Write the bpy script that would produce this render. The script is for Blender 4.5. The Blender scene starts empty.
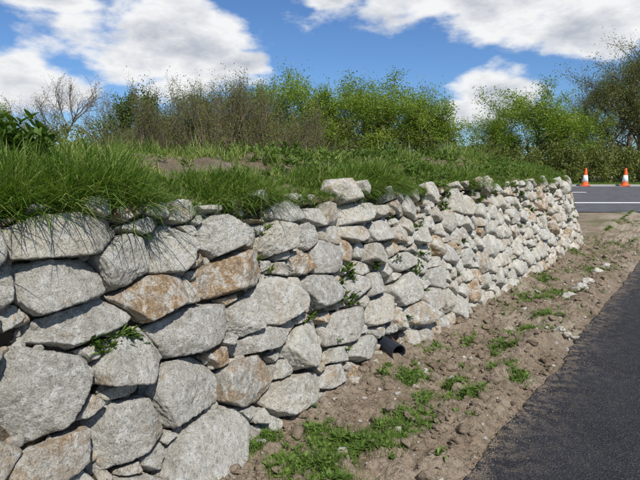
import bpy, math, random
import numpy as np
from mathutils import Vector
random.seed(7); rng=np.random.default_rng(11)
sc=bpy.context.scene
sc.view_settings.view_transform='Standard'; sc.view_settings.look='None'; sc.view_settings.exposure=0
# ---------------- camera ----------------
CAM=np.array([2.04,0.0,1.6]); YAW=math.radians(36.6); PITCH=math.atan(70/520)
HC=np.array([-math.sin(YAW),math.cos(YAW),0]); RC=np.array([math.cos(YAW),math.sin(YAW),0])
cd=bpy.data.cameras.new("camera"); cam=bpy.data.objects.new("camera",cd); sc.collection.objects.link(cam)
cam.location=CAM; cam.rotation_euler=(math.pi/2-PITCH,0,YAW)
cd.sensor_width=36; cd.lens=36*520/640; cd.clip_start=0.05; cd.clip_end=3000
sc.camera=cam
def ray(px,py):
    r=px-320; u=240-py; f=520
    up=u*math.cos(PITCH)-f*math.sin(PITCH); fw=f*math.cos(PITCH)+u*math.sin(PITCH)
    return fw*HC+r*RC+np.array([0,0,up])
BAT=0.27
def on_wall(px,py):
    d=ray(px,py); t=-(CAM[0]+BAT*CAM[2])/(d[0]+BAT*d[2]); p=CAM+t*d
    return p[1],p[2]
def on_ground(px,py):
    d=ray(px,py); t=-CAM[2]/d[2]; p=CAM+t*d; return p[0],p[1]
def FR(F,R): return CAM[:2]+F*HC[:2]+R*RC[:2]
# ---------------- noise ----------------
perm=rng.permutation(256); RT=rng.uniform(-1,1,256)
def vnoise(P):
    P=np.asarray(P,float); i=np.floor(P).astype(np.int64); f=P-i; f=f*f*(3-2*f)
    out=0
    for a in (0,1):
        wx=f[:,0] if a else 1-f[:,0]
        pa=perm[(i[:,0]+a)&255]
        for b in (0,1):
            wy=f[:,1] if b else 1-f[:,1]
            pb=perm[(pa+i[:,1]+b)&255]
            for c in (0,1):
                wz=f[:,2] if c else 1-f[:,2]
                out=out+RT[perm[(pb+i[:,2]+c)&255]]*wx*wy*wz
    return out
def fbm(P,o=3):
    s=0;a=1;t=0;P=np.asarray(P,float)
    for k in range(o):
        s=s+a*vnoise(P*(2.03**k)+k*17.3); t+=a; a*=.5
    return s/t
def smooth(a,b,x):
    t=np.clip((x-a)/(b-a),0,1); return t*t*(3-2*t)
# ---------------- mesh helpers ----------------
def mk(name,V,F,mat,sm=False,attrs=None,parent=None,link=True):
    V=np.asarray(V,np.float32).reshape(-1,3); F=np.asarray(F,np.int32)
    me=bpy.data.meshes.new(name); k=F.shape[1]
    me.vertices.add(len(V)); me.vertices.foreach_set("co",V.ravel())
    me.loops.add(F.size); me.loops.foreach_set("vertex_index",F.ravel())
    me.polygons.add(len(F)); me.polygons.foreach_set("loop_start",np.arange(0,F.size,k,dtype=np.int32))
    me.polygons.foreach_set("use_smooth",np.full(len(F),sm))
    me.update(calc_edges=True)
    if attrs:
        for n,v in attrs.items():
            v=np.asarray(v,np.float32)
            if v.ndim==1:
                a=me.attributes.new(n,'FLOAT','POINT'); a.data.foreach_set("value",v)
            else:
                a=me.attributes.new(n,'FLOAT_VECTOR','POINT'); a.data.foreach_set("vector",v.ravel())
    me.materials.append(mat)
    if not link: return me
    ob=bpy.data.objects.new(name,me); sc.collection.objects.link(ob)
    if parent: ob.parent=parent
    return ob
def empty(name,loc=(0,0,0)):
    e=bpy.data.objects.new(name,None); sc.collection.objects.link(e); e.location=loc; return e
# ---------------- material helper ----------------
class M:
    def __init__(s,name):
        s.m=bpy.data.materials.new(name); s.m.use_nodes=True; s.t=s.m.node_tree
        s.b=s.t.nodes["Principled BSDF"]; s.o=s.t.nodes["Material Output"]
        s.tc=s.t.nodes.new("ShaderNodeTexCoord")
    def n(s,ty,**k):
        x=s.t.nodes.new(ty)
        for a,b in k.items(): setattr(x,a,b)
        return x
    def l(s,a,b): s.t.links.new(a,b)
    def noise(s,sc_,det=4,rough=.55,dist=0,vec=None):
        x=s.n("ShaderNodeTexNoise"); x.inputs["Scale"].default_value=sc_; x.inputs["Detail"].default_value=det
        x.inputs["Roughness"].default_value=rough; x.inputs["Distortion"].default_value=dist
        s.l(vec if vec else s.tc.outputs["Object"],x.inputs["Vector"]); return x.outputs["Fac"]
    def vor(s,sc_,feat='F1'):
        x=s.n("ShaderNodeTexVoronoi",feature=feat); x.inputs["Scale"].default_value=sc_
        s.l(s.tc.outputs["Object"],x.inputs["Vector"]); return x
    def ramp(s,f,*st):
        x=s.n("ShaderNodeValToRGB"); e=x.color_ramp.elements
        while len(e)<len(st): e.new(.5)
        for i,(p,c) in enumerate(st):
            e[i].position=p; e[i].color=(c,c,c,1) if not hasattr(c,'__len__') else (*c,1)
        s.l(f,x.inputs[0]); return x.outputs[0]
    def mix(s,f,a,b,mode='MIX'):
        x=s.n("ShaderNodeMix",data_type='RGBA',blend_type=mode)
        for v,i in ((f,0),(a,6),(b,7)):
            if isinstance(v,(int,float)): x.inputs[i].default_value=v
            elif isinstance(v,tuple): x.inputs[i].default_value=(*v,1)
            else: s.l(v,x.inputs[i])
        return x.outputs[2]
    def math(s,op,a,b=0,c=None):
        x=s.n("ShaderNodeMath",operation=op)
        for i,v in enumerate((a,b,c)):
            if v is None: continue
            if isinstance(v,(int,float)): x.inputs[i].default_value=v
            else: s.l(v,x.inputs[i])
        return x.outputs[0]
    def attr(s,n):
        x=s.n("ShaderNodeAttribute",attribute_name=n); return x
    def bump(s,h,st,dist=.01,prev=None):
        x=s.n("ShaderNodeBump"); x.inputs["Strength"].default_value=st; x.inputs["Distance"].default_value=dist
        s.l(h,x.inputs["Height"])
        if prev: s.l(prev,x.inputs["Normal"])
        return x.outputs[0]
    def fin(s,col,rough=.9,nrm=None,spec=.3):
        if isinstance(col,tuple): s.b.inputs["Base Color"].default_value=(*col,1)
        else: s.l(col,s.b.inputs["Base Color"])
        if isinstance(rough,(int,float)): s.b.inputs["Roughness"].default_value=rough
        else: s.l(rough,s.b.inputs["Roughness"])
        s.b.inputs["Specular IOR Level"].default_value=spec
        if nrm: s.l(nrm,s.b.inputs["Normal"])
        return s.m
# granite
def granite():
    m=M("granite"); at=m.attr("rnd"); sp=m.n("ShaderNodeSeparateXYZ"); m.l(at.outputs["Vector"],sp.inputs[0])
    base=m.ramp(sp.outputs[0],(0,(.56,.53,.46)),(.3,(.74,.70,.60)),(.6,(.82,.775,.655)),(.85,(.74,.66,.51)),(1,(.60,.565,.50)))
    n1=m.noise(7,5,.7); c=m.mix(m.ramp(n1,(.34,.75),(.54,0.)),base,(.44,.40,.325))
    n2=m.noise(5,4,.62,1.0); lim=m.math('MULTIPLY_ADD',sp.outputs[1],.38,-.275)
    st=m.math('ADD',n2,lim); c=m.mix(m.ramp(st,(.42,0.),(.64,.85)),c,(.56,.33,.12))
    n5=m.noise(15,5,.72,.5); st2=m.math('ADD',n5,m.math('MULTIPLY_ADD',sp.outputs[1],.24,-.165))
    c=m.mix(m.ramp(st2,(.54,0.),(.66,.6)),c,(.30,.175,.085))
    c=m.mix(m.ramp(n5,(.38,.9),(.50,0.)),c,(.88,.855,.78))
    l=m.noise(34,4,.78); c=m.mix(m.ramp(l,(.54,0.),(.65,.65)),c,(.20,.18,.155))
    c=m.mix(m.ramp(l,(.36,.6),(.44,0.)),c,(.88,.85,.78))
    g=m.noise(150,2,.8); c=m.mix(m.ramp(g,(.34,.75),(.44,0.)),c,(.15,.14,.12))
    c=m.mix(m.ramp(g,(.57,0.),(.66,.6)),c,(.90,.88,.82))
    h=m.math('ADD',m.noise(24,7,.78),m.math('MULTIPLY',g,.12))
    b=m.bump(h,1.,.044)
    return m.fin(c,.9,b,.2)
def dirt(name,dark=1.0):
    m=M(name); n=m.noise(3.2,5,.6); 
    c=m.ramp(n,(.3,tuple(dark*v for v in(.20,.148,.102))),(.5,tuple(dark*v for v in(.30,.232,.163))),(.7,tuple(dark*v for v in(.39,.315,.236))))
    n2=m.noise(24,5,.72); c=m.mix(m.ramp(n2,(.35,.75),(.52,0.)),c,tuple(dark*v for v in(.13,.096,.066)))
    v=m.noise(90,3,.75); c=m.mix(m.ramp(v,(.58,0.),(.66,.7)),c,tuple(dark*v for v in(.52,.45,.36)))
    if name=="dirt_ground":
        g=m.attr("grass"); gn=m.ramp(m.noise(1.4,5,.65),(.3,(.06,.10,.02)),(.7,(.13,.17,.045)))
        c=m.mix(g.outputs["Fac"],c,gn)
        s=m.attr("sand"); c=m.mix(m.math('MULTIPLY',s.outputs["Fac"],.75),c,m.ramp(n2,(.3,(.33,.27,.195)),(.7,(.50,.43,.33))))
    b=m.bump(m.math('ADD',n2,m.math('MULTIPLY',v,.25)),1.,.04)
    return m.fin(c,.95,b,.12)
def asphalt(name,col,edge=True):
    m=M(name); n=m.noise(2.5,4,.6); lo=tuple(v*.75 for v in col); hi=tuple(v*1.35 for v in col)
    c=m.ramp(n,(.3,lo),(.7,hi))
    v=m.vor(105); ch=m.n("ShaderNodeSeparateColor"); m.l(v.outputs["Color"],ch.inputs[0])
    c=m.mix(m.ramp(ch.outputs[0],(.7,0.),(1.,.6)),c,tuple(v*3.4 for v in col))
    c=m.mix(m.ramp(m.noise(170,2,.8),(.38,.8),(.5,0.)),c,tuple(v*.3 for v in col))
    if edge:
        e=m.attr("dust"); k=m.math('MULTIPLY',e.outputs["Fac"],m.ramp(m.noise(13,5,.8),(.45,0.),(.6,1.)))
        c=m.mix(k,c,(.24,.19,.14))
    b=m.bump(m.math('ADD',m.math('MULTIPLY',v.outputs["Distance"],1.),m.noise(40,5,.8)),.9,.014)
    return m.fin(c,.75,b,.3)
def leafmat(name,c0,c1,c2,trans=.35):
    m=M(name); a=m.attr("rnd"); c=m.ramp(a.outputs["Fac"],(0,c0),(.55,c1),(1,c2))
    m.fin(c,.6,None,.25)
    tr=m.n("ShaderNodeBsdfTranslucent"); m.l(m.mix(1.0,c,(1.25,1.3,.6),'MULTIPLY'),tr.inputs[0])
    mx=m.n("ShaderNodeMixShader"); mx.inputs[0].default_value=trans
    m.l(m.b.outputs[0],mx.inputs[1]); m.l(tr.outputs[0],mx.inputs[2]); m.l(mx.outputs[0],m.o.inputs[0])
    return m.m
def bark(name,c):
    m=M(name); k=m.ramp(m.noise(6,4,.7),(.3,tuple(v*.6 for v in c)),(.7,c))
    return m.fin(k,.9,None,.2)
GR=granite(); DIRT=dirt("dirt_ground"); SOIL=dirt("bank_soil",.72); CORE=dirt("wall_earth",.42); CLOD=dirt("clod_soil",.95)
ASP=asphalt("fresh_asphalt",(.030,.030,.034)); ROAD=asphalt("road_asphalt",(.12,.12,.125),False)
GRASS=leafmat("grass_blades",(.055,.11,.014),(.125,.225,.030),(.34,.34,.12),.3)
WEED=leafmat("weed_leaves",(.05,.09,.015),(.11,.185,.03),(.19,.26,.06),.25)
BARK=bark("bark",(.13,.10,.075)); BARK2=bark("bark_brown",(.22,.17,.12))
# ---------------- terrain ----------------
def Fof(x,y): return (x-CAM[0])*HC[0]+(y-CAM[1])*HC[1]
def terr(x,y):
    F=Fof(x,y); return .70*smooth(12,28,F)+ .25*smooth(28,60,F)
def axis(segs):
    out=[]
    for a,b,st in segs: out+=list(np.arange(a,b,st))
    out.append(segs[-1][1]); return np.array(out)
EDGE=1.15
def edge_x(y):
    y=np.asarray(y,float); P=np.c_[y*1.1,y*0,y*0+3]; Q=np.c_[y*9,y*0,y*0+8]
    return EDGE+.05*vnoise(P)+.03*fbm(Q,4)
def ground_h(x,y):
    x=np.asarray(x,float);y=np.asarray(y,float)
    P=np.c_[x,y,x*0]
    m=smooth(EDGE+.03,EDGE-.14,x)*smooth(-1.5,-.3,x)
    far=smooth(19,15,Fof(x,y))
    h=.075*np.exp(-(((x-.90)/.14)**2))*(.5+1.1*np.clip(vnoise(P*[1,1.7,1]+5)+.3,0,1))+.05*smooth(.35,0,x)
    h=h+.06*(fbm(P*2.3,2))+.065*np.abs(fbm(P*7,3))+.045*fbm(P*17,3)*smooth(.35,-.2,fbm(P*1.3+9,2))+.02*fbm(P*42,2)
    return terr(x,y)+(h)*m*far
xs=axis([(-600,-60,60),(-60,-10,5),(-10,-.6,.6),(-.6,-.1,.06),(-.1,1.24,.014),(1.24,2,.08),(2,12,.7),(12,60,5),(60,600,60)])
ys=axis([(-400,-40,60),(-40,-6,3),(-6,.9,.25),(.9,5,.015),(5,9,.03),(9,15,.06),(15,45,.5),(45,100,5),(100,900,80)])
X,Y=np.meshgrid(xs,ys); x=X.ravel(); y=Y.ravel()
z=ground_h(x,y)
nx=len(xs); ny=len(ys)
ii=(np.arange(ny-1)[:,None]*nx+np.arange(nx-1)[None]).ravel()
Fg=np.c_[ii,ii+1,ii+nx+1,ii+nx]
Fq=Fof(x,y)
gr=np.maximum(smooth(28.3,29,Fq),np.maximum(smooth(-4.5,-5.5,x),smooth(6.3,7.2,x)))
gr=np.maximum(gr,.6*smooth(.1,.35,fbm(np.c_[x*.7,y*.7,x*0+4],3))*smooth(10,13,y))
gr=np.maximum(gr,.35*smooth(.05,.4,fbm(np.c_[x*3,y*3,x*0+7],3))*smooth(2,6,y))
sand=smooth(.0,.35,fbm(np.c_[x*1.6,y*1.1,x*0+14],3))*smooth(4,6.5,y)
mk("ground",np.c_[x,y,z],Fg,DIRT,True,{"grass":gr,"sand":sand})
# asphalt path
py_=axis([(-12,.9,.3),(.9,9,.015),(9,22.5,.1)])
offs=np.array([-.0,0.0,.01,.03,.06,.1,.16,.25,.4,.6,.9,1.3,1.8,2.5,3.5,5.2])
V=[];dust=[]
for k,o in enumerate(offs):
    ex=edge_x(py_)+o
    zz=terr(ex,py_)+.024+(.005*fbm(np.c_[ex*6,py_*6,ex*0],2) if k>1 else 0)
    if k==1: zz=zz-.008
    if k==0: ex=ex-.02; zz=zz-.06
    V.append(np.c_[ex,py_,zz]); dust.append(np.full(len(py_),math.exp(-o/.12)*1.2+.05))
V=np.array(V); n0=len(py_); jj=(np.arange(len(offs)-1)[:,None]*n0+np.arange(n0-1)[None]).ravel()
mk("asphalt_path",V.reshape(-1,3),np.c_[jj,jj+n0,jj+n0+1,jj+1],ASP,True,{"dust":np.array(dust).ravel()})
# main road (crosses beyond the wall)
def strip(name,F0,F1,R0,R1,dz,mat,nF=24,nR=60):
    f=np.linspace(F0,F1,nF); r=np.linspace(R0,R1,nR); A,B=np.meshgrid(f,r,indexing='ij')
    P=CAM[:2]+A.ravel()[:,None]*HC[:2]+B.ravel()[:,None]*RC[:2]
    zz=.70*smooth(12,28,A.ravel())+.25*smooth(28,60,A.ravel())+dz
    jj=(np.arange(nF-1)[:,None]*nR+np.arange(nR-1)[None]).ravel()
    return mk(name,np.c_[P,zz],np.c_[jj,jj+1,jj+nR+1,jj+nR],mat,True)
strip("main_road",17.3,28.4,-40,90,.034,ROAD)
pm=M("road_paint"); PAINT=pm.fin(pm.ramp(pm.noise(30,5,.7),(.35,(.45,.45,.43)),(.5,(.78,.78,.76))),.7)
rm=empty("road_marking")
for i,(a,b,c,d) in enumerate([(19.6,19.85,-40,90),(27.7,27.9,-40,90)]):
    strip("edge_line_%d"%i,a,b,c,d,.040,PAINT,3,90).parent=rm
for i in range(12):
    strip("centre_dash_%d"%i,23.4,23.6,-20+i*7,-16+i*7,.040,PAINT,3,6).parent=rm
km=M("kerb_concrete"); KERB=km.fin(km.ramp(km.noise(14,5,.7),(.3,(.28,.27,.25)),(.7,(.4,.39,.36))),.9)
r=np.linspace(-40,90,60); prof=[(28.4,.0),(28.41,.10),(28.44,.115),(28.56,.115),(28.57,.0)]
V=[]
for f,dz in prof:
    P=CAM[:2]+f*HC[:2]+r[:,None]*RC[:2]; V.append(np.c_[P,np.full(60,.70*1.0+dz)])
jj=(np.arange(4)[:,None]*60+np.arange(59)[None]).ravel()
mk("kerb",np.array(V).reshape(-1,3),np.c_[jj,jj+1,jj+61,jj+60],KERB)
# ---------------- wall ----------------
YE=12.0; RAD=.6
def path(s):
    s=np.asarray(s,float); a=np.clip((s-YE)/RAD,0,math.pi/2); e=np.clip(s-YE-RAD*math.pi/2,0,None)
    st=np.minimum(s,YE)
    px=-RAD+RAD*np.cos(a)-e; py=st+RAD*np.sin(a)
    N=np.stack([np.cos(a),np.sin(a)],-1); T=np.stack([-np.sin(a),np.cos(a)],-1)
    return np.stack([px,py],-1),N,T
def bulge(s,v):
    s=np.atleast_1d(np.asarray(s,float)); v=np.atleast_1d(np.asarray(v,float))
    return .045*vnoise(np.c_[s*.8,v*1.2,s*0+2])
SMAX=YE+RAD*math.pi/2+2.6
hand=[(50,235,115,55,0),(120,263,48,50,0),(168,252,50,50,0),(213,237,48,48,0),(60,283,85,55,0),(0,290,22,50,0),(152,298,78,45,2),
(228,275,75,46,2),(80,328,117,45,0),(190,330,80,52,0),(240,318,36,40,0),(272,300,46,52,0),(127,362,73,60,0),(35,395,118,105,0),
(185,393,76,72,0),(247,380,64,50,1),(123,437,86,74,0),(205,447,100,76,0),(50,465,92,50,1),(256,341,44,24,0),(303,345,52,52,0),
(285,395,56,42,0),(220,356,26,20,2),(122,392,46,14,0),(188,292,14,30,1),(254,213,24,24,2),(245,238,20,24,1),(271,241,34,32,0),
(285,212,38,26,0),(301,238,26,28,0),(311,211,24,28,0),(330,213,28,24,1),(297,263,26,26,2),(318,293,46,42,0),(323,259,30,36,0),
(341,327,48,40,0),(351,214,32,24,0),(346,252,20,30,2),(353,288,26,30,0),(380,309,42,36,0),(362,348,30,28,0),(331,376,40,24,1),
(376,254,22,22,1),(378,285,26,28,0),(405,290,28,32,0),(396,235,18,22,1),(376,232,20,22,0),(352,235,24,18,1),(400,262,22,22,0),
(415,314,24,26,1),(178,215,34,22,1),(192,222,10,12,1),(140,225,36,16,0),(281,268,18,16,1),(330,236,22,18,1),(230,210,18,18,1),
(427,300,20,26,1),(432,278,20,24,0),(420,236,16,20,0),(358,268,14,16,1),(12,318,26,24,0),(391,345,28,26,-9),(150,212,30,16,0),(205,207,26,16,0)]
C=[];A=[];TY=[]
for (px,py,w,h,t) in hand:
    s,v=on_wall(px,py); s0,_=on_wall(px-w/2,py); s1,_=on_wall(px+w/2,py); _,v0=on_wall(px,py+h/2); _,v1=on_wall(px,py-h/2)
    C.append(((s0+s1)/2,(v0+v1)/2)); A.append(((s1-s0)/2,(v1-v0)/2)); TY.append(t)
nh=len(C)
def vtop(s): return 1.42+.03*math.sin(s*2.1)+.02*math.sin(s*5.3)
for a0,tries in [(.20,500),(.165,1500),(.14,3500),(.115,4500),(.095,5000),(.075,6000),(.055,6000)]:
    CC=np.array(C); AA=np.array(A)
    for _ in range(tries):
        s=random.uniform(-3,SMAX); v=random.uniform(.02,1.46)
        if a0>.15 and s>4.2 : continue
        a=a0*random.uniform(.75,1.2); b=a*random.uniform(.55,1.0)
        if v+b*.8>vtop(s)+.03: continue
        q=np.hypot((CC[:,0]-s)/(AA[:,0]+a),(CC[:,1]-v)/(AA[:,1]+b))
        if q.min()<.86: continue
        C.append((s,v));A.append((a,b));TY.append(-1); CC=np.array(C); AA=np.array(A)
C=np.array(C);A=np.array(A)
print("stones",len(C),nh)
def clip(poly,p,n):
    out=[]; d=[(q[0]-p[0])*n[0]+(q[1]-p[1])*n[1] for q in poly]
    for i in range(len(poly)):
        j=(i+1)%len(poly)
        if d[i]<=0: out.append(poly[i])
        if (d[i]<0<d[j]) or (d[j]<0<d[i]):
            t=d[i]/(d[i]-d[j]); out.append((poly[i][0]+t*(poly[j][0]-poly[i][0]),poly[i][1]+t*(poly[j][1]-poly[i][1])))
    return out
import bmesh
ICO={}
def ico(n):
    if n not in ICO:
        bm=bmesh.new(); bmesh.ops.create_icosphere(bm,subdivisions=n,radius=1)
        V=np.array([v.co[:] for v in bm.verts]); F=np.array([[v.index for v in f.verts] for f in bm.faces]); bm.free()
        V/=np.linalg.norm(V,axis=1)[:,None]; ICO[n]=(V,F)
    return ICO[n]
def rock(planes,hs,lvl,p,na,seed,sz):
    D,F=ico(lvl); q=np.maximum(D@planes.T/hs,0); r=1/(np.sum(q**p,1)**(1/p))
    P=D*r[:,None]
    n=na*fbm(P*9+seed,3)-na*.8*np.abs(fbm(P*20+seed+9,3))
    r=r*(1+n)+.006*fbm(P*50+seed,2)+.004*fbm(P*110+seed,2)
    return D*r[:,None],F
WV=[];WF=[];WR=[];off=0
for i in range(len(C)):
    if TY[i]==-9: continue
    c=C[i];a=A[i]; ex=1.38 if i<nh else 1.6
    poly=[]; K=random.choice((7,8,9,10)); ph=random.uniform(0,1)
    for k in range(K):
        t=2*math.pi*(k+ph+random.uniform(-.22,.22))/K; cs,sn=math.cos(t),math.sin(t); e=.72
        poly.append((c[0]+a[0]*ex*abs(cs)**e*(1 if cs>0 else -1)*random.uniform(.93,1.06),c[1]+a[1]*ex*abs(sn)**e*(1 if sn>0 else -1)*random.uniform(.93,1.06)))
    poly=clip(poly,(0,vtop(c[0])+.03),(random.uniform(-.1,.1),1))
    for j in range(len(C)):
        if j==i: continue
        dx,dy=C[j]-c
        if abs(dx)>a[0]*1.7+A[j][0]*1.7 or abs(dy)>a[1]*1.7+A[j][1]*1.7: continue
        L=math.hypot(dx,dy); ux,uy=dx/L,dy/L
        ri=1/math.hypot(ux/a[0],uy/a[1]); rj=1/math.hypot(ux/A[j][0],uy/A[j][1]); t=ri/(ri+rj)
        n=(dx/(a[0]**2+A[j][0]**2),dy/(a[1]**2+A[j][1]**2)); nl=math.hypot(*n); n=(n[0]/nl,n[1]/nl)
        rr_=random.Random(min(i,j)*7919+max(i,j)); an=rr_.uniform(-.10,.10)
        n=(n[0]*math.cos(an)-n[1]*math.sin(an),n[0]*math.sin(an)+n[1]*math.cos(an))
        poly=clip(poly,(c[0]+dx*t,c[1]+dy*t),n)
        if len(poly)<3: break
    if len(poly)<3: continue
    pa=np.array(poly); ce=pa.mean(0); sz=math.sqrt(a[0]*a[1])
    pl=[];hs=[]
    for k in range(len(pa)):
        e=pa[(k+1)%len(pa)]-pa[k]; L=np.linalg.norm(e)
        if L<1e-4: continue
        n=np.array([e[1],-e[0]])/L
        if n@(pa[k]-ce)<0: n=-n
        h=n@(pa[k]-ce)-.004
        if h<.012: h=.012
        pl.append((n[0],n[1],random.uniform(-.12,.2))); hs.append(h)
    dep=min(.11,.04+.45*sz)*random.uniform(.8,1.15)
    gx,gy=random.uniform(-.3,.3),random.uniform(-.12,.38)
    pl.append((gx,gy,1)); hs.append(dep)
    for k in range(4):
        t=random.uniform(0,6.28); m_=random.uniform(.35,.95)
        pl.append((gx+math.cos(t)*m_,gy+math.sin(t)*m_,1)); hs.append(dep*random.uniform(1.05,1.4)+sz*m_*.33)
    pl.append((0,0,-1)); hs.append(.13)
    s0=ce[0]; lvl=6 if (i<nh and s0<3.0 and sz>.08) else (5 if s0<6.5 else 4)
    if s0<0.2: lvl=4
    P,F=rock(np.array(pl),np.array(hs),lvl,random.uniform(20,45),random.uniform(.03,.075),random.uniform(0,200),sz)
    pp,N,T=path(s0); N3=np.array([*N,0]);T3=np.array([*T,0])
    U=np.array([0,0,1.])-BAT*N3; U/=np.linalg.norm(U); Mn=N3+BAT*np.array([0,0,1.]); Mn/=np.linalg.norm(Mn)
    org=np.array([*pp,0])+np.array([0,0,1.])*ce[1]-BAT*ce[1]*N3+N3*(bulge(s0,ce[1])[0]) + Mn*random.uniform(-.045,.0)
    Wp=org+P[:,:1]*T3+P[:,1:2]*U+P[:,2:]*Mn
    WV.append(Wp);WF.append(F+off);off+=len(Wp)
    ty=TY[i]
    st={0:random.uniform(.0,.42),1:random.uniform(.5,.75),2:random.uniform(.9,1)}.get(ty,random.random()**1.4)
    WR.append(np.tile([random.random(),st,random.random()],(len(Wp),1)))
wall=empty("dry_stone_wall")
mk("granite_stones",np.concatenate(WV),np.concatenate(WF),GR,True,{"rnd":np.concatenate(WR)},wall)
ss=np.arange(-3.2,SMAX,.025); vv=np.arange(-.1,1.42,.025); S,Vv=np.meshgrid(ss,vv,indexing='ij'); s=S.ravel();v=Vv.ravel()
pp,N,T=path(s); ofs=bulge(s,v)-.075+.05*fbm(np.c_[s*8,v*8,s*0],3)-BAT*v
hs_,hv_=C[TY.index(-9)]
ofs=ofs-.35*(np.hypot(s-hs_,v-hv_)<.08)
P=np.c_[pp+N*ofs[:,None],v]; nv=len(vv); jj=(np.arange(len(ss)-1)[:,None]*nv+np.arange(nv-1)[None]).ravel()
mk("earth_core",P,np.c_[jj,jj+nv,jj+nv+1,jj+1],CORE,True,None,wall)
RV=[];RF=[];RR=[];off=0
for k in range(1900):
    s0=random.uniform(.3,SMAX-1.5); v0=random.uniform(.02,1.40); r=random.uniform(.010,.032)
    if math.hypot(s0-hs_,v0-hv_)<.13: continue
    D,F=ico(3); pl=rng.normal(size=(9,3)); pl/=np.linalg.norm(pl,axis=1)[:,None]
    q=np.maximum(D@pl.T/(r*rng.uniform(.7,1.3,9)),0); rr=1/np.maximum(np.sum(q**12,1)**(1/12),.5/r/2)
    P=D*np.minimum(rr,r*1.6)[:,None]
    pp,N,T=path(s0); o=np.array([*(pp+N*(bulge(s0,v0)[0]-BAT*v0-.035)),v0])
    RV.append(P+o);RF.append(F+off);off+=len(P);RR.append(np.tile([random.random(),random.uniform(.2,.8),0],(len(P),1)))
mk("chinking_stones",np.concatenate(RV),np.concatenate(RF),GR,True,{"rnd":np.concatenate(RR)},wall)
# ---------------- earth bank on top ----------------
def ind(x,y):
    ax=-(x+.40); ay=(12.20-y); c=.24
    qx=np.maximum(c-ax,0);qy=np.maximum(c-ay,0)
    return np.where((ax<c)&(ay<c), c-np.hypot(qx,qy), np.minimum(ax,ay))
def bank_h(x,y):
    d=ind(x,y); P=np.c_[x,y,x*0]
    h=1.395+.15*smooth(-.02,.4,d)+.17*smooth(.3,1.2,d)
    h=h+.07*fbm(P*1.3,3)*smooth(0,.5,d)+.05*fbm(P*6,3)*smooth(-.05,.15,d)+.02*fbm(P*20,2)
    h=h-.02*smooth(5,0,y)+.05*smooth(4,9,y)*smooth(.1,1.0,d)
    h=h-1.75*smooth(-2.9,-5.2,x)
    h=np.where(d<0,h-np.minimum(-d,.04)*1.5-np.clip(-d-.03,0,.1)*14,h)
    return h
bx=axis([(-5.4,-2.4,.15),(-2.4,-1.2,.05),(-1.2,-.375,.025)]); by=axis([(-3.2,.3,.15),(.3,6,.025),(6,12.225,.04)])
X,Y=np.meshgrid(bx,by); x=X.ravel();y=Y.ravel(); n1=len(bx); jj=(np.arange(len(by)-1)[:,None]*n1+np.arange(n1-1)[None]).ravel()
mk("earth_bank",np.c_[x,y,bank_h(x,y)],np.c_[jj,jj+1,jj+n1+1,jj+n1],SOIL,True)
# ---------------- blades ----------------
def blades(B,L,W,az,lean,droop,prof=(1,.85,.55,.06),rnd=None):
    n=len(B); ts=np.array([0,.38,.72,1.]); dh=np.c_[np.cos(az),np.sin(az),az*0]; sd=np.c_[-np.sin(az),np.cos(az),az*0]
    tw=rng.uniform(-.9,.9,n); sd=sd*np.cos(tw)[:,None]+dh*np.sin(tw)[:,None]
    V=np.zeros((n,8,3))
    for k,t in enumerate(ts):
        c=B+dh*(L*(lean*t+.45*droop*t*t))[:,None]; c[:,2]+=L*(t*np.sqrt(np.clip(1-lean**2*.7,.1,1))-droop*.55*t**2.2)
        w=sd*(W*prof[k]*.5)[:,None]; V[:,2*k]=c-w; V[:,2*k+1]=c+w
    b=(np.arange(n)*8)[:,None]; F=np.concatenate([b+np.array([[0,1,3,2]])+2*k for k in range(3)])
    if rnd is None: rnd=rng.random(n)
    return V.reshape(-1,3),F,np.repeat(rnd,8)
def merge(parts):
    V=[];F=[];R=[];o=0
    for v,f,r in parts: V.append(v);F.append(f+o);R.append(r);o+=len(v)
    return np.concatenate(V),np.concatenate(F),np.concatenate(R)
def grass_on_bank(nt,per,dr,yr,Lr,over,dens=None,W=.006,dead=.08,lo_=-.35,amp=1.0):
    y=rng.uniform(*yr,nt); d=rng.uniform(*dr,nt)
    x=-.40-d
    k=(ind(x,y)>-.05)
    if dens is not None: k&=(fbm(np.c_[x*1.2,y*1.2,x*0+dens],3)>rng.uniform(lo_,.2,nt))
    x=x[k];y=y[k]; m=len(x)
    tl=rng.uniform(*Lr,m)*(.9+amp*np.clip(vnoise(np.c_[x*2,y*2,x*0+31]),-.6,1)); tc=rng.random(m)
    xx=np.repeat(x,per)+rng.normal(0,.020,m*per); yy=np.repeat(y,per)+rng.normal(0,.020,m*per)
    n=m*per; L=np.repeat(tl,per)*rng.uniform(.5,1.1,n); az=rng.uniform(0,2*np.pi,n)
    edge=np.exp(-np.clip(-.40-xx,0,9)/.15)
    az=np.where(rng.random(n)<edge*over,rng.normal(0,.8,n),az)
    lean=np.abs(rng.normal(.30,.22,n))+edge*.3*over; droop=np.abs(rng.normal(.5,.35,n))+edge*.8*over
    z=bank_h(xx,yy); z=np.where(ind(xx,yy)<0,np.minimum(z,1.40),z); z=np.where(ind(xx,yy)<-.04,1.38,z)
    r=np.clip(np.repeat(tc,per)*.5+rng.normal(.28,.15,n),0,.85); r=np.where(rng.random(n)<dead,1.0,r)
    return blades(np.c_[xx,yy,z-.01],L,rng.uniform(.6,1.3,n)*W,az,np.clip(lean,0,.95),np.clip(droop,0,1.7),rnd=r)
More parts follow.
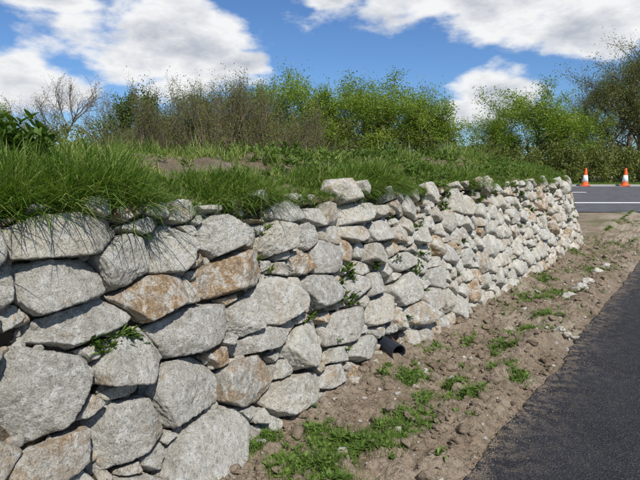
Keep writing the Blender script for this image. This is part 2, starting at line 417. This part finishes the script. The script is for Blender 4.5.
parts=[grass_on_bank(430,34,(-.03,.55),(.3,1.95),(.20,.35),.6,W=.0075,dead=.05),
       grass_on_bank(850,26,(-.03,.40),(1.9,5.2),(.11,.23),.75,W=.0065,dead=.05,amp=.8),
       grass_on_bank(1900,20,(-.03,.5),(4.0,12.4),(.10,.22),.75,W=.009,dead=.06,amp=.8),
       grass_on_bank(2600,16,(.25,1.9),(.3,12.4),(.06,.15),0,dens=11,W=.007,dead=.2,lo_=-.9),
       grass_on_bank(1500,16,(.3,2.6),(.3,12.4),(.08,.22),0,dens=3,W=.008,dead=.25,lo_=-.3),
       grass_on_bank(700,18,(.9,2.8),(4,12.4),(.15,.34),0,dens=8,W=.011,dead=.3,lo_=-.2),
       grass_on_bank(300,14,(-.02,1.5),(-3,.3),(.12,.3),.7,W=.009)]
V,F,R=merge(parts); mk("bank_grass",V,F,GRASS,False,{"rnd":R})
# ---------------- broad-leaf weeds ----------------
def rosettes(P,nl,Ls,Ws,bias=None):
    m=len(P); n=m*nl; B=np.repeat(P,nl,0)+rng.normal(0,.008,(n,3)); az=rng.uniform(0,2*np.pi,n)
    if bias is not None: az=rng.normal(bias,1.0,n)
    L=rng.uniform(*Ls,n); W=L*rng.uniform(*Ws,n)
    return blades(B,L,W,az,np.clip(rng.normal(.7,.2,n),.1,.95),np.abs(rng.normal(.5,.3,n)),(.25,1.,.8,.1),np.clip(np.repeat(rng.random(m),nl)*.6+rng.normal(.2,.15,n),0,1))
gp=[]
clus=[(258,440,.07,30),(240,448,.05,14),(300,465,.14,80),(345,452,.12,80),(385,445,.12,60),(412,425,.10,50),(350,475,.16,70),(318,440,.07,25),(435,400,.10,40),
(412,378,.10,40),(385,382,.06,16),(470,400,.08,22),(430,352,.08,14),(455,385,.08,26),(500,372,.10,30),(520,382,.06,14),(520,332,.14,60),(545,318,.14,50),
(500,350,.12,30),(560,295,.2,60),(530,300,.18,46),(545,280,.2,46),(590,272,.2,46),(615,245,.4,50),(600,232,.4,50),(470,345,.09,14),(575,255,.2,40),(625,225,.7,80),(600,218,.7,70)]
for (px,py,r,n) in clus:
    gx,gy=on_ground(px,py); k=int(n*1.5); a=rng.normal(0,r*.6,(k,2))*[.8,1.25]; x=np.clip(gx+a[:,0],.05,1.1 if gx<1.1 else 9); y=gy+a[:,1]
    gp.append(np.c_[x,y,ground_h(x,y)+.003])
x=rng.uniform(.08,1.05,200); y=rng.uniform(1.5,14,200); gp.append(np.c_[x,y,ground_h(x,y)+.003])
gp=np.concatenate(gp); km_=fbm(gp*[6,6,0]+[0,0,3],2)>-.25; gp=gp[km_]
parts=[rosettes(gp,9,(.014,.038),(.35,.65)),rosettes(gp[::6],7,(.03,.055),(.25,.45))]
n=len(gp)*14; B=np.repeat(gp,14,0)+rng.normal(0,.036,(n,3))*[1,1,0]
B[:,2]=ground_h(B[:,0],B[:,1])
parts.append(blades(B,rng.uniform(.025,.08,n),np.full(n,.003),rng.uniform(0,6.28,n),np.abs(rng.normal(.5,.25,n)).clip(0,.9),np.abs(rng.normal(.4,.3,n)),rnd=rng.uniform(.1,1.0,n)))
V,F,R=merge(parts); mk("ground_weeds",V,F,WEED,False,{"rnd":R})
wp=[(125,336,9),(108,346,6),(95,350,4),(348,270,8),(350,298,9),(343,283,5),(375,266,6),(300,318,5),(420,255,8),(463,243,10),(470,255,6),(395,262,5),(430,285,6),(260,240,3),(312,312,4),
(478,200,9),(440,210,6),(505,222,6),(530,212,8),(402,322,4),(255,262,4),(415,268,6),(520,195,8),(340,345,3),(545,205,8),(490,235,5)]
WP=[]
for px,py,n in wp:
    s0,v0=on_wall(px,py)
    for k in range(n):
        s=s0+random.gauss(0,.035+.004*s0); v=v0+random.gauss(0,.03); pp,N,T=path(s); WP.append([*(pp+N*(-BAT*v+.025)),v])
for k in range(190):
    s=random.uniform(4,12.6); v=random.uniform(.3,1.4); pp,N,T=path(s); WP.append([*(pp+N*(-BAT*v+.015)),v])
V,F,R=rosettes(np.array(WP),11,(.025,.06),(.3,.55),bias=0.0); mk("wall_weeds",V,F,WEED,False,{"rnd":R})
x=-.4-rng.uniform(.0,2.4,900); y=rng.uniform(.3,12.3,900); k=fbm(np.c_[x*1.5,y*1.5,x*0+50],2)>.02; x=x[k];y=y[k]
V1=rosettes(np.c_[x,y,bank_h(x,y)+.02],11,(.03,.08),(.25,.45))
x=-.5-rng.uniform(.0,1.6,260); y=rng.uniform(3.5,12.3,260); k=ind(x,y)>0; x=x[k];y=y[k]
q=np.repeat(np.c_[x,y,bank_h(x,y)+.07],6,0); q=q+rng.normal(0,1,q.shape)*[.06,.06,.04]; V3=rosettes(q,8,(.025,.06),(.3,.5))
V,F,R=merge([V1,V3]); mk("bank_weeds",V,F,WEED,False,{"rnd":R})
q=rng.normal(0,1,(110,3))*[.14,.12,.06]+[-1.46,1.46,1.755]; V,F,R=rosettes(q,8,(.045,.09),(.3,.5))
mk("leafy_shrub",V,F,WEED,False,{"rnd":R*.7})
# ---------------- clods and pebbles ----------------
def scatter(name,x,y,hf,rs,mat,lv,flat=.7):
    V=[];Fs=[];R=[];o=0
    for i in range(len(x)):
        r=rs[i]; D,F=ico(lv(i)); pl=rng.normal(size=(8,3)); pl/=np.linalg.norm(pl,axis=1)[:,None]
        q=np.maximum(D@pl.T/rng.uniform(.65,1.1,8),0); rr=1/np.maximum(np.sum(q**11,1)**(1/11),.6)
        P=D*rr[:,None]*r; P*=(1+.16*vnoise(P/r*2.5+i*3.1))[:,None]; P[:,2]*=flat
        V.append(P+[x[i],y[i],0]); V[-1][:,2]+=hf[i]+r*.25; Fs.append(F+o);o+=len(P); R.append(np.tile([rng.random(),rng.uniform(.2,.8),0],(len(P),1)))
    return mk(name,np.concatenate(V),np.concatenate(Fs),mat,True,{"rnd":np.concatenate(R)})
n=8500; x=rng.uniform(.0,1.14,n); y=1.5+ (rng.random(n)**1.8)*13; k=fbm(np.c_[x*2.5,y*2.5,x*0+70],2)>-.3; x=x[k];y=y[k]
rs=.003+.013*rng.random(len(x))**3+.026*(rng.random(len(x))<.04)
scatter("soil_clods",x,y,ground_h(x,y),rs,CLOD,lambda i:3 if rs[i]>.012 else 2)
n=1500; x=rng.uniform(.0,1.16,n); y=1.6+(rng.random(n)**1.2)*12; r2=.003+.012*rng.random(n)**4+.02*(rng.random(n)<.02)
scatter("pebbles",x,y,ground_h(x,y),r2,GR,lambda i:3 if r2[i]>.012 else 2)
n=1100; y=1.4+rng.random(n)**1.4*9; x=edge_x(y)+np.abs(rng.normal(0,.10,n))-.01; r5=rng.uniform(.0015,.006,n)
scatter("loose_crumbs",x,y,terr(x,y)+.024,r5,CLOD,lambda i:1)
fs=[on_ground(*p) for p in [(343,462),(588,285),(578,292),(597,275),(420,345),(356,470),(566,350),(510,330),(560,335),(605,268),(572,300),(440,330),(470,312),(425,372)]]
x=np.array([f[0] for f in fs]);y=np.array([f[1] for f in fs]); r3=rng.uniform(.02,.05,len(x)); r3[1:4]=.085; r3[9:11]=.07
scatter("loose_stones",x,y,ground_h(x,y)-.01,r3,GR,lambda i:4)
# ---------------- drain pipe ----------------
pmt=M("black_plastic"); PL=pmt.fin((.022,.026,.036),.35,None,.5)
V=[];rad=[(.070,-.1),(.070,.27),(.061,.27),(.061,-.1)]
for rr,xx in rad:
    for k in range(28):
        t=2*math.pi*k/28; V.append((xx,rr*math.cos(t),rr*math.sin(t)))
F=[[a*28+k,a*28+(k+1)%28,(a+1)*28+(k+1)%28,(a+1)*28+k] for a in range(3) for k in range(28)]
ob=mk("drain_pipe",np.array(V),np.array(F),PL,False); ob.location=(-BAT*hv_-.10,hs_-.02,hv_+.01); ob.rotation_euler=(0,.05,-.45)
# ---------------- traffic cones ----------------
om=M("cone_orange"); OR=om.fin((.85,.13,.03),.45); wm=M("reflective_white"); WH=wm.fin((.8,.8,.78),.4); bmk=M("cone_base_rubber"); RB=bmk.fin((.55,.09,.03),.7)
def lathe(prof,n=28):
    V=[(r*math.cos(2*math.pi*k/n),r*math.sin(2*math.pi*k/n),z) for r,z in prof for k in range(n)]
    F=[[a*n+k,a*n+(k+1)%n,(a+1)*n+(k+1)%n,(a+1)*n+k] for a in range(len(prof)-1) for k in range(n)]
    return np.array(V),np.array(F)
def cone(px):
    F_=28.0; R_=(px-320)/524.7*F_; p=FR(F_,R_); e=empty("traffic_cone",(p[0],p[1],.70+.036))
    e.scale=(.98,)*3
    V,F=lathe([(.20,.05),(.175,.10),(.15,.25)]); mk("lower_body",V,F,OR,True,None,e)
    V,F=lathe([(.151,.25),(.156,.252),(.106,.60),(.10,.602)]); mk("reflective_sleeve",V,F,WH,True,None,e)
    V,F=lathe([(.10,.60),(.05,.96),(.042,.985),(.03,.985),(.028,.9)]); mk("upper_body",V,F,OR,True,None,e)
    bm=bmesh.new(); bmesh.ops.create_cube(bm,size=1)
    for v in bm.verts: v.co=Vector((v.co.x*.5,v.co.y*.5,.03+v.co.z*.05))
    bmesh.ops.bevel(bm,geom=bm.edges[:],offset=.015,segments=2,affect='EDGES')
    me=bpy.data.meshes.new("base"); bm.to_mesh(me); bm.free(); me.materials.append(RB)
    b=bpy.data.objects.new("base",me); sc.collection.objects.link(b); b.parent=e
    e.rotation_euler=(0,0,random.random())
cone(586); cone(626)
# ---------------- trees ----------------
def tubes(PL,RD,sides):
    PL=np.array(PL);RD=np.array(RD); n,k,_=PL.shape; d=PL[:,-1]-PL[:,0]; d/=np.linalg.norm(d,axis=1)[:,None]+1e-9
    up=np.where(np.abs(d[:,2:])>.9,[[1.,0,0]],[[0,0,1.]]); u=np.cross(d,up); u/=np.linalg.norm(u,axis=1)[:,None]; w=np.cross(d,u)
    a=np.arange(sides)*2*np.pi/sides
    ring=u[:,None,None]*np.cos(a)[None,None,:,None]+w[:,None,None]*np.sin(a)[None,None,:,None]
    V=PL[:,:,None]+ring*RD[:,:,None,None]
    b=(np.arange(n)*k*sides)[:,None,None]+(np.arange(k-1)*sides)[None,:,None]; s=np.arange(sides)[None,None]; s2=(s+1)%sides
    F=np.stack([b+s,b+s2,b+sides+s2,b+sides+s],-1).reshape(-1,4)
    return V.reshape(-1,3),F
def tree_mesh(seed,H,stems,nch,leaf_n,leaf_s,leafm,barkm,spread=.75,trunk=.28,up=.25,tw=.13,gap=.05,r0=.018,top=.30):
    rs=random.Random(seed); NP=5; P={0:[],1:[],2:[],3:[]}; Rr={0:[],1:[],2:[],3:[]}; tips=[]
    def grow(p,d,L,r,lv):
        pts=[p]; q=p; dd=d
        for k in range(NP-1):
            dd=dd+np.array([rs.gauss(0,.13),rs.gauss(0,.13),rs.gauss(0,.08)+up*.22]); dd/=np.linalg.norm(dd); q=q+dd*L/(NP-1); pts.append(q)
        P[lv].append(pts); Rr[lv].append([r*(1-.75*k/(NP-1)) for k in range(NP)])
        if lv==3:
            tips.append(pts); return
        n=nch[lv]
        for k in range(n):
            t=(trunk if lv==0 else .2)+(1-(trunk if lv==0 else .2))*(k+rs.random())/n; t=min(t,.99); f=t*(NP-1); i=int(f); b=pts[i]+(pts[min(i+1,NP-1)]-pts[i])*(f-i)
            ax=pts[min(i+1,NP-1)]-pts[i]; ax=ax/np.linalg.norm(ax)
            a=np.array([rs.gauss(0,1),rs.gauss(0,1),rs.gauss(0,1)]); a-=ax*(a@ax); a/=np.linalg.norm(a)+1e-9
            sp=spread*rs.uniform(.7,1.2); nd=ax*math.cos(sp)+a*math.sin(sp); nd[2]+=up; nd/=np.linalg.norm(nd)
            Lc=L*( (.62-top*(t-trunk)/(1-trunk)) if lv==0 else rs.uniform(.45,.62))*rs.uniform(.85,1.12)
            grow(b,nd,Lc,max(r*(.42),.004),lv+1)
    for s in range(stems):
        a=rs.uniform(0,6.28); k=0 if stems==1 else rs.uniform(.15,.45)
        d=np.array([math.cos(a)*k,math.sin(a)*k,1.]); d/=np.linalg.norm(d)
        o=np.array([math.cos(a)*.15*k,math.sin(a)*.15*k,-.1])
        grow(o,d,H*(.80 if stems==1 else rs.uniform(.6,.82)),H*r0*(1 if stems==1 else .55),0)
    Vs=[];Fs=[];o=0
    for lv,sd in ((0,8),(1,5),(2,4),(3,3)):
        v,f=tubes(P[lv],Rr[lv],sd); Vs.append(v);Fs.append(f+o);o+=len(v)
    wood=mk("wood",np.concatenate(Vs),np.concatenate(Fs),barkm,True,link=False)
    lm=None
    if leaf_n>0:
        T=np.array(tips); g=np.random.default_rng(seed); n=len(T)*leaf_n
        idx=np.repeat(np.arange(len(T)),leaf_n); t=g.uniform(.0,1.08,n)*(NP-1); i=np.clip(t.astype(int),0,NP-2); f=(t-i)[:,None]
        c=T[idx,i]*(1-f)+T[idx,i+1]*f+g.normal(0,tw,(n,3))
        kk=fbm(c*1.1+seed,2)>g.uniform(-.6,gap,n); c=c[kk]
        lm=leaves(c,leaf_s,leafm,g)
    return wood,lm
def leaves(c,ls,leafm,g,link=False,name="foliage"):
    n=len(c)
    a=g.normal(size=(n,3)); a/=np.linalg.norm(a,axis=1)[:,None]; b=g.normal(size=(n,3)); b=np.cross(a,b); b/=np.linalg.norm(b,axis=1)[:,None]
    s=(ls*g.uniform(.6,1.25,n))[:,None]
    V=np.stack([c-a*s,c+b*s*.5,c+a*s,c-b*s*.5],1).reshape(-1,3); F=np.arange(4*n).reshape(-1,4)
    r=np.clip(.5+.6*fbm(c*.9+3,3)+g.normal(0,.14,n),0,1)
    return mk(name,V,F,leafm,False,{"rnd":np.repeat(r,4)},None,link)
L_BR=leafmat("leaves_bright",(.08,.14,.018),(.185,.27,.03),(.33,.40,.06),.4)
L_OL=leafmat("leaves_olive",(.08,.10,.025),(.155,.175,.045),(.25,.25,.08),.35)
L_DK=leafmat("leaves_dark",(.03,.055,.010),(.07,.11,.02),(.14,.18,.04),.25)
L_BN=leafmat("leaves_budding",(.12,.095,.05),(.20,.165,.07),(.27,.24,.10),.3)
TY_={}
TY_['green']=tree_mesh(3,6.5,1,(12,7,6),46,.062,L_BR,BARK,.9,.14,.10,.20,-.1,top=.22)
TY_['green2']=tree_mesh(5,6.5,3,(8,6,5),44,.062,L_BR,BARK,.85,.15,.12,.20,-.1,top=.22)
TY_['shrub']=tree_mesh(8,4.4,7,(8,5,5),7,.028,L_OL,BARK2,.55,.15,.30,.08,.05)
TY_['bare']=tree_mesh(12,7.0,1,(12,8,7),6,.045,L_BN,BARK2,.85,.2,.2,.12,.05,top=.22)
TY_['olive']=tree_mesh(21,9.5,1,(13,8,6),34,.060,L_OL,BARK,.85,.14,.15,.26,.05,top=.22)
TY_['dark']=tree_mesh(31,6.0,2,(9,7,6),26,.07,L_DK,BARK,.7,.12,.2,.15,.0)
def tree(kind,px,F,top_py,name,H0,wide=1.0):
    R=(px-320)/524.7*F; p=FR(F,R); z=float(terr(np.array([p[0]]),np.array([p[1]]))[0])
    top=max(v.co.z for v in TY_[kind][0].vertices)
    H=1.6+(170-top_py)/524.7*F-z; s=H/top
    e=empty(name,(p[0],p[1],z)); e.rotation_euler=(0,0,random.uniform(0,6.28)); e.scale=(s*wide,s*wide,s)
    for me,nm in zip(TY_[kind],("trunk_and_branches","foliage")):
        if me is None: continue
        o=bpy.data.objects.new(nm,me); sc.collection.objects.link(o); o.parent=e
for a in [('bare',55,33,72,"bare_tree",7.0,1.1),('bare',20,36,98,"bare_tree",7.0,1.1),('dark',130,32,88,"tree",6.,1),('bare',95,38,95,"bare_tree",7.,1),
 ('shrub',180,13,78,"budding_shrub",4.4,.9),('shrub',222,12.5,62,"budding_shrub",4.4,.9),('shrub',275,13.5,64,"budding_shrub",4.4,.9),('shrub',308,14.5,90,"budding_shrub",4.4,1),('shrub',140,15,108,"budding_shrub",4.4,1),('shrub',250,14,72,"budding_shrub",4.4,.9),('shrub',200,14.5,80,"budding_shrub",4.4,.9),
 ('olive',235,33,75,"tree",6.,1.1),('green2',278,32,72,"tree",6.5,1),('olive',200,34,80,"tree",6.,1.1),
 ('green2',342,31,80,"tree",6.5,1.1),('green',385,33,72,"tree",6.5,1.2),('green2',425,32,88,"tree",6.5,1.),('olive',320,36,88,"tree",9.5,1),
 ('green',532,34,80,"tree",6.5,1.35),('green2',500,35,108,"tree",6.5,.9),('green2',558,36,104,"tree",6.5,.9),
 ('olive',605,36,66,"tall_tree",9.5,1),('olive',640,37,34,"tall_tree",9.5,1.15),('olive',590,40,76,"tall_tree",9.5,.9),('olive',690,36,40,"tall_tree",9.5,1),('olive',625,42,50,"tall_tree",9.5,1),
 ('green2',-30,34,90,"tree",6.5,1),('bare',-60,30,70,"bare_tree",7.,1),('green',740,36,60,"tree",6.5,1)]:
    tree(*a)
g=np.random.default_rng(77)
def mass(name,segs,leafm,ls,dens):
    cs=[]
    for (x0,x1,F,ytop,zt) in segs:
        for px in np.arange(x0,x1,5.0):
            Fj=F+g.uniform(-1.5,1.5); p=FR(Fj,(px-320)/524.7*Fj); z=.75; H=1.6+(170-ytop)/524.7*Fj-z; H*=g.uniform(.7,1.1)
            for k in range(9):
                c=np.array([p[0],p[1],z+H*g.uniform(.1,.9)])+g.normal(0,.35,3); r=g.uniform(.2,.55)
                q=g.normal(size=(dens,3)); q/=np.linalg.norm(q,axis=1)[:,None]; cs.append(c+q*r*g.uniform(.5,1.15,(dens,1)))
    return leaves(np.concatenate(cs),ls,leafm,g,True,name)
mass("hedgerow",[(-100,190,31,124,0),(180,320,31,115,0),(310,460,31,115,0),(455,500,33,142,0),(480,580,32,144,0),(560,800,33,148,0)],L_OL,.08,70)
mass("distant_trees",[(-200,850,58,144,0)],L_OL,.2,30)
n=26000; Fv=rng.uniform(28.6,33,n); Rv=rng.uniform(8,26,n); P=CAM[:2]+Fv[:,None]*HC[:2]+Rv[:,None]*RC[:2]
V,F,R=blades(np.c_[P,terr(P[:,0],P[:,1])],rng.uniform(.08,.25,n),np.full(n,.02),rng.uniform(0,6.28,n),np.abs(rng.normal(.3,.2,n)),np.abs(rng.normal(.4,.3,n)),rnd=rng.uniform(.2,.9,n))
mk("verge_grass",V,F,GRASS,False,{"rnd":R})
# ---------------- light and sky ----------------
S=Vector((.74,-.46,1.02)).normalized()
ld=bpy.data.lights.new("sun",'SUN'); ld.energy=5.0; ld.angle=math.radians(.5); ld.color=(1,.96,.89)
lo=bpy.data.objects.new("sun",ld); sc.collection.objects.link(lo); lo.rotation_euler=S.to_track_quat('Z','Y').to_euler()
w=bpy.data.worlds.new("World"); sc.world=w; w.use_nodes=True; t=w.node_tree; t.nodes.clear()
def nd(ty,**k):
    x=t.nodes.new(ty)
    for a,b in k.items(): setattr(x,a,b)
    return x
def ma(op,a,b=0.,c=None,clamp=False):
    x=nd("ShaderNodeMath",operation=op,use_clamp=clamp)
    for i,v in enumerate((a,b,c)):
        if v is None: continue
        if isinstance(v,(int,float)): x.inputs[i].default_value=v
        else: t.links.new(v,x.inputs[i])
    return x.outputs[0]
sky=nd("ShaderNodeTexSky",sky_type='NISHITA'); sky.sun_disc=False; sky.sun_elevation=math.asin(S.z); sky.sun_rotation=math.atan2(S.x,S.y)
sky.air_density=1.0; sky.dust_density=.3; sky.ozone_density=2.5
tc=nd("ShaderNodeTexCoord"); gen=tc.outputs["Generated"]
def dot(v):
    x=nd("ShaderNodeVectorMath",operation='DOT_PRODUCT'); t.links.new(gen,x.inputs[0]); x.inputs[1].default_value=tuple(v); return x.outputs["Value"]
az=ma('ARCTAN2',dot(RC),dot(HC)); el=ma('ARCSINE',dot((0,0,1)))
def noise(sc_,det,ro,st=(1,1,2.2),loc=(0,0,0)):
    mp=nd("ShaderNodeMapping"); mp.inputs["Scale"].default_value=st; mp.inputs["Location"].default_value=loc; t.links.new(gen,mp.inputs[0])
    x=nd("ShaderNodeTexNoise"); x.inputs["Scale"].default_value=sc_; x.inputs["Detail"].default_value=det; x.inputs["Roughness"].default_value=ro
    t.links.new(mp.outputs[0],x.inputs["Vector"]); return x.outputs["Fac"]
blobs=[(155,42,105,50),(35,92,75,34),(60,0,60,12),(250,62,26,12),(470,0,190,32),(600,24,80,24),(495,94,50,28),(462,112,36,18),(330,0,50,12)]
D=None
for (px,py,w_,h_) in blobs:
    d=ray(px,py); a0=math.atan2(d@RC,d@HC); e0=math.atan2(d[2],math.hypot(d[0],d[1])); sa=w_/560; se=h_/540
    u=ma('MULTIPLY',ma('SUBTRACT',az,a0),1/sa); v=ma('MULTIPLY',ma('SUBTRACT',el,e0),1/se)
    q=ma('SUBTRACT',1.0,ma('SQRT',ma('ADD',ma('MULTIPLY',u,u),ma('MULTIPLY',v,v))))
    q=ma('MAXIMUM',q,-1.2)
    D=q if D is None else ma('MAXIMUM',D,q)
gn=ma('MULTIPLY_ADD',noise(2.2,3,.5),6.0,-3.3)
away=ma('MULTIPLY_ADD',ma('ABSOLUTE',az),4.0,-3.4,True)
hi=ma('MULTIPLY_ADD',el,6.0,-2.6,True)
D=ma('MAXIMUM',D,ma('SUBTRACT',gn,ma('MULTIPLY',ma('SUBTRACT',1.0,ma('MAXIMUM',away,hi)),4.0)))
n1=noise(5.5,7,.58); dens=ma('ADD',D,ma('MULTIPLY_ADD',n1,3.0,-1.5))
alpha=nd("ShaderNodeMapRange",interpolation_type='SMOOTHSTEP'); alpha.inputs[1].default_value=-.05; alpha.inputs[2].default_value=.5; t.links.new(dens,alpha.inputs[0])
n2=noise(7,5,.6,loc=(3,1,.07)); shade=ma('ADD',ma('MULTIPLY',dens,.5),ma('MULTIPLY_ADD',n2,2.8,-1.3))
cr=nd("ShaderNodeValToRGB"); e=cr.color_ramp.elements; e[0].position=.2; e[0].color=(.96,.97,.98,1); e[1].position=1; e[1].color=(.50,.54,.62,1); t.links.new(shade,cr.inputs[0])
tint=nd("ShaderNodeMix",data_type='RGBA',blend_type='MULTIPLY'); tint.inputs[0].default_value=1; t.links.new(sky.outputs[0],tint.inputs[6]); tint.inputs[7].default_value=(.58,.80,1.08,1)
b1=nd("ShaderNodeBackground"); b1.inputs[1].default_value=.105; t.links.new(tint.outputs[2],b1.inputs[0])
b2=nd("ShaderNodeBackground"); b2.inputs[1].default_value=.95; t.links.new(cr.outputs[0],b2.inputs[0])
mx=nd("ShaderNodeMixShader"); t.links.new(alpha.outputs[0],mx.inputs[0]); t.links.new(b1.outputs[0],mx.inputs[1]); t.links.new(b2.outputs[0],mx.inputs[2])
ow=nd("ShaderNodeOutputWorld"); t.links.new(mx.outputs[0],ow.inputs[0])
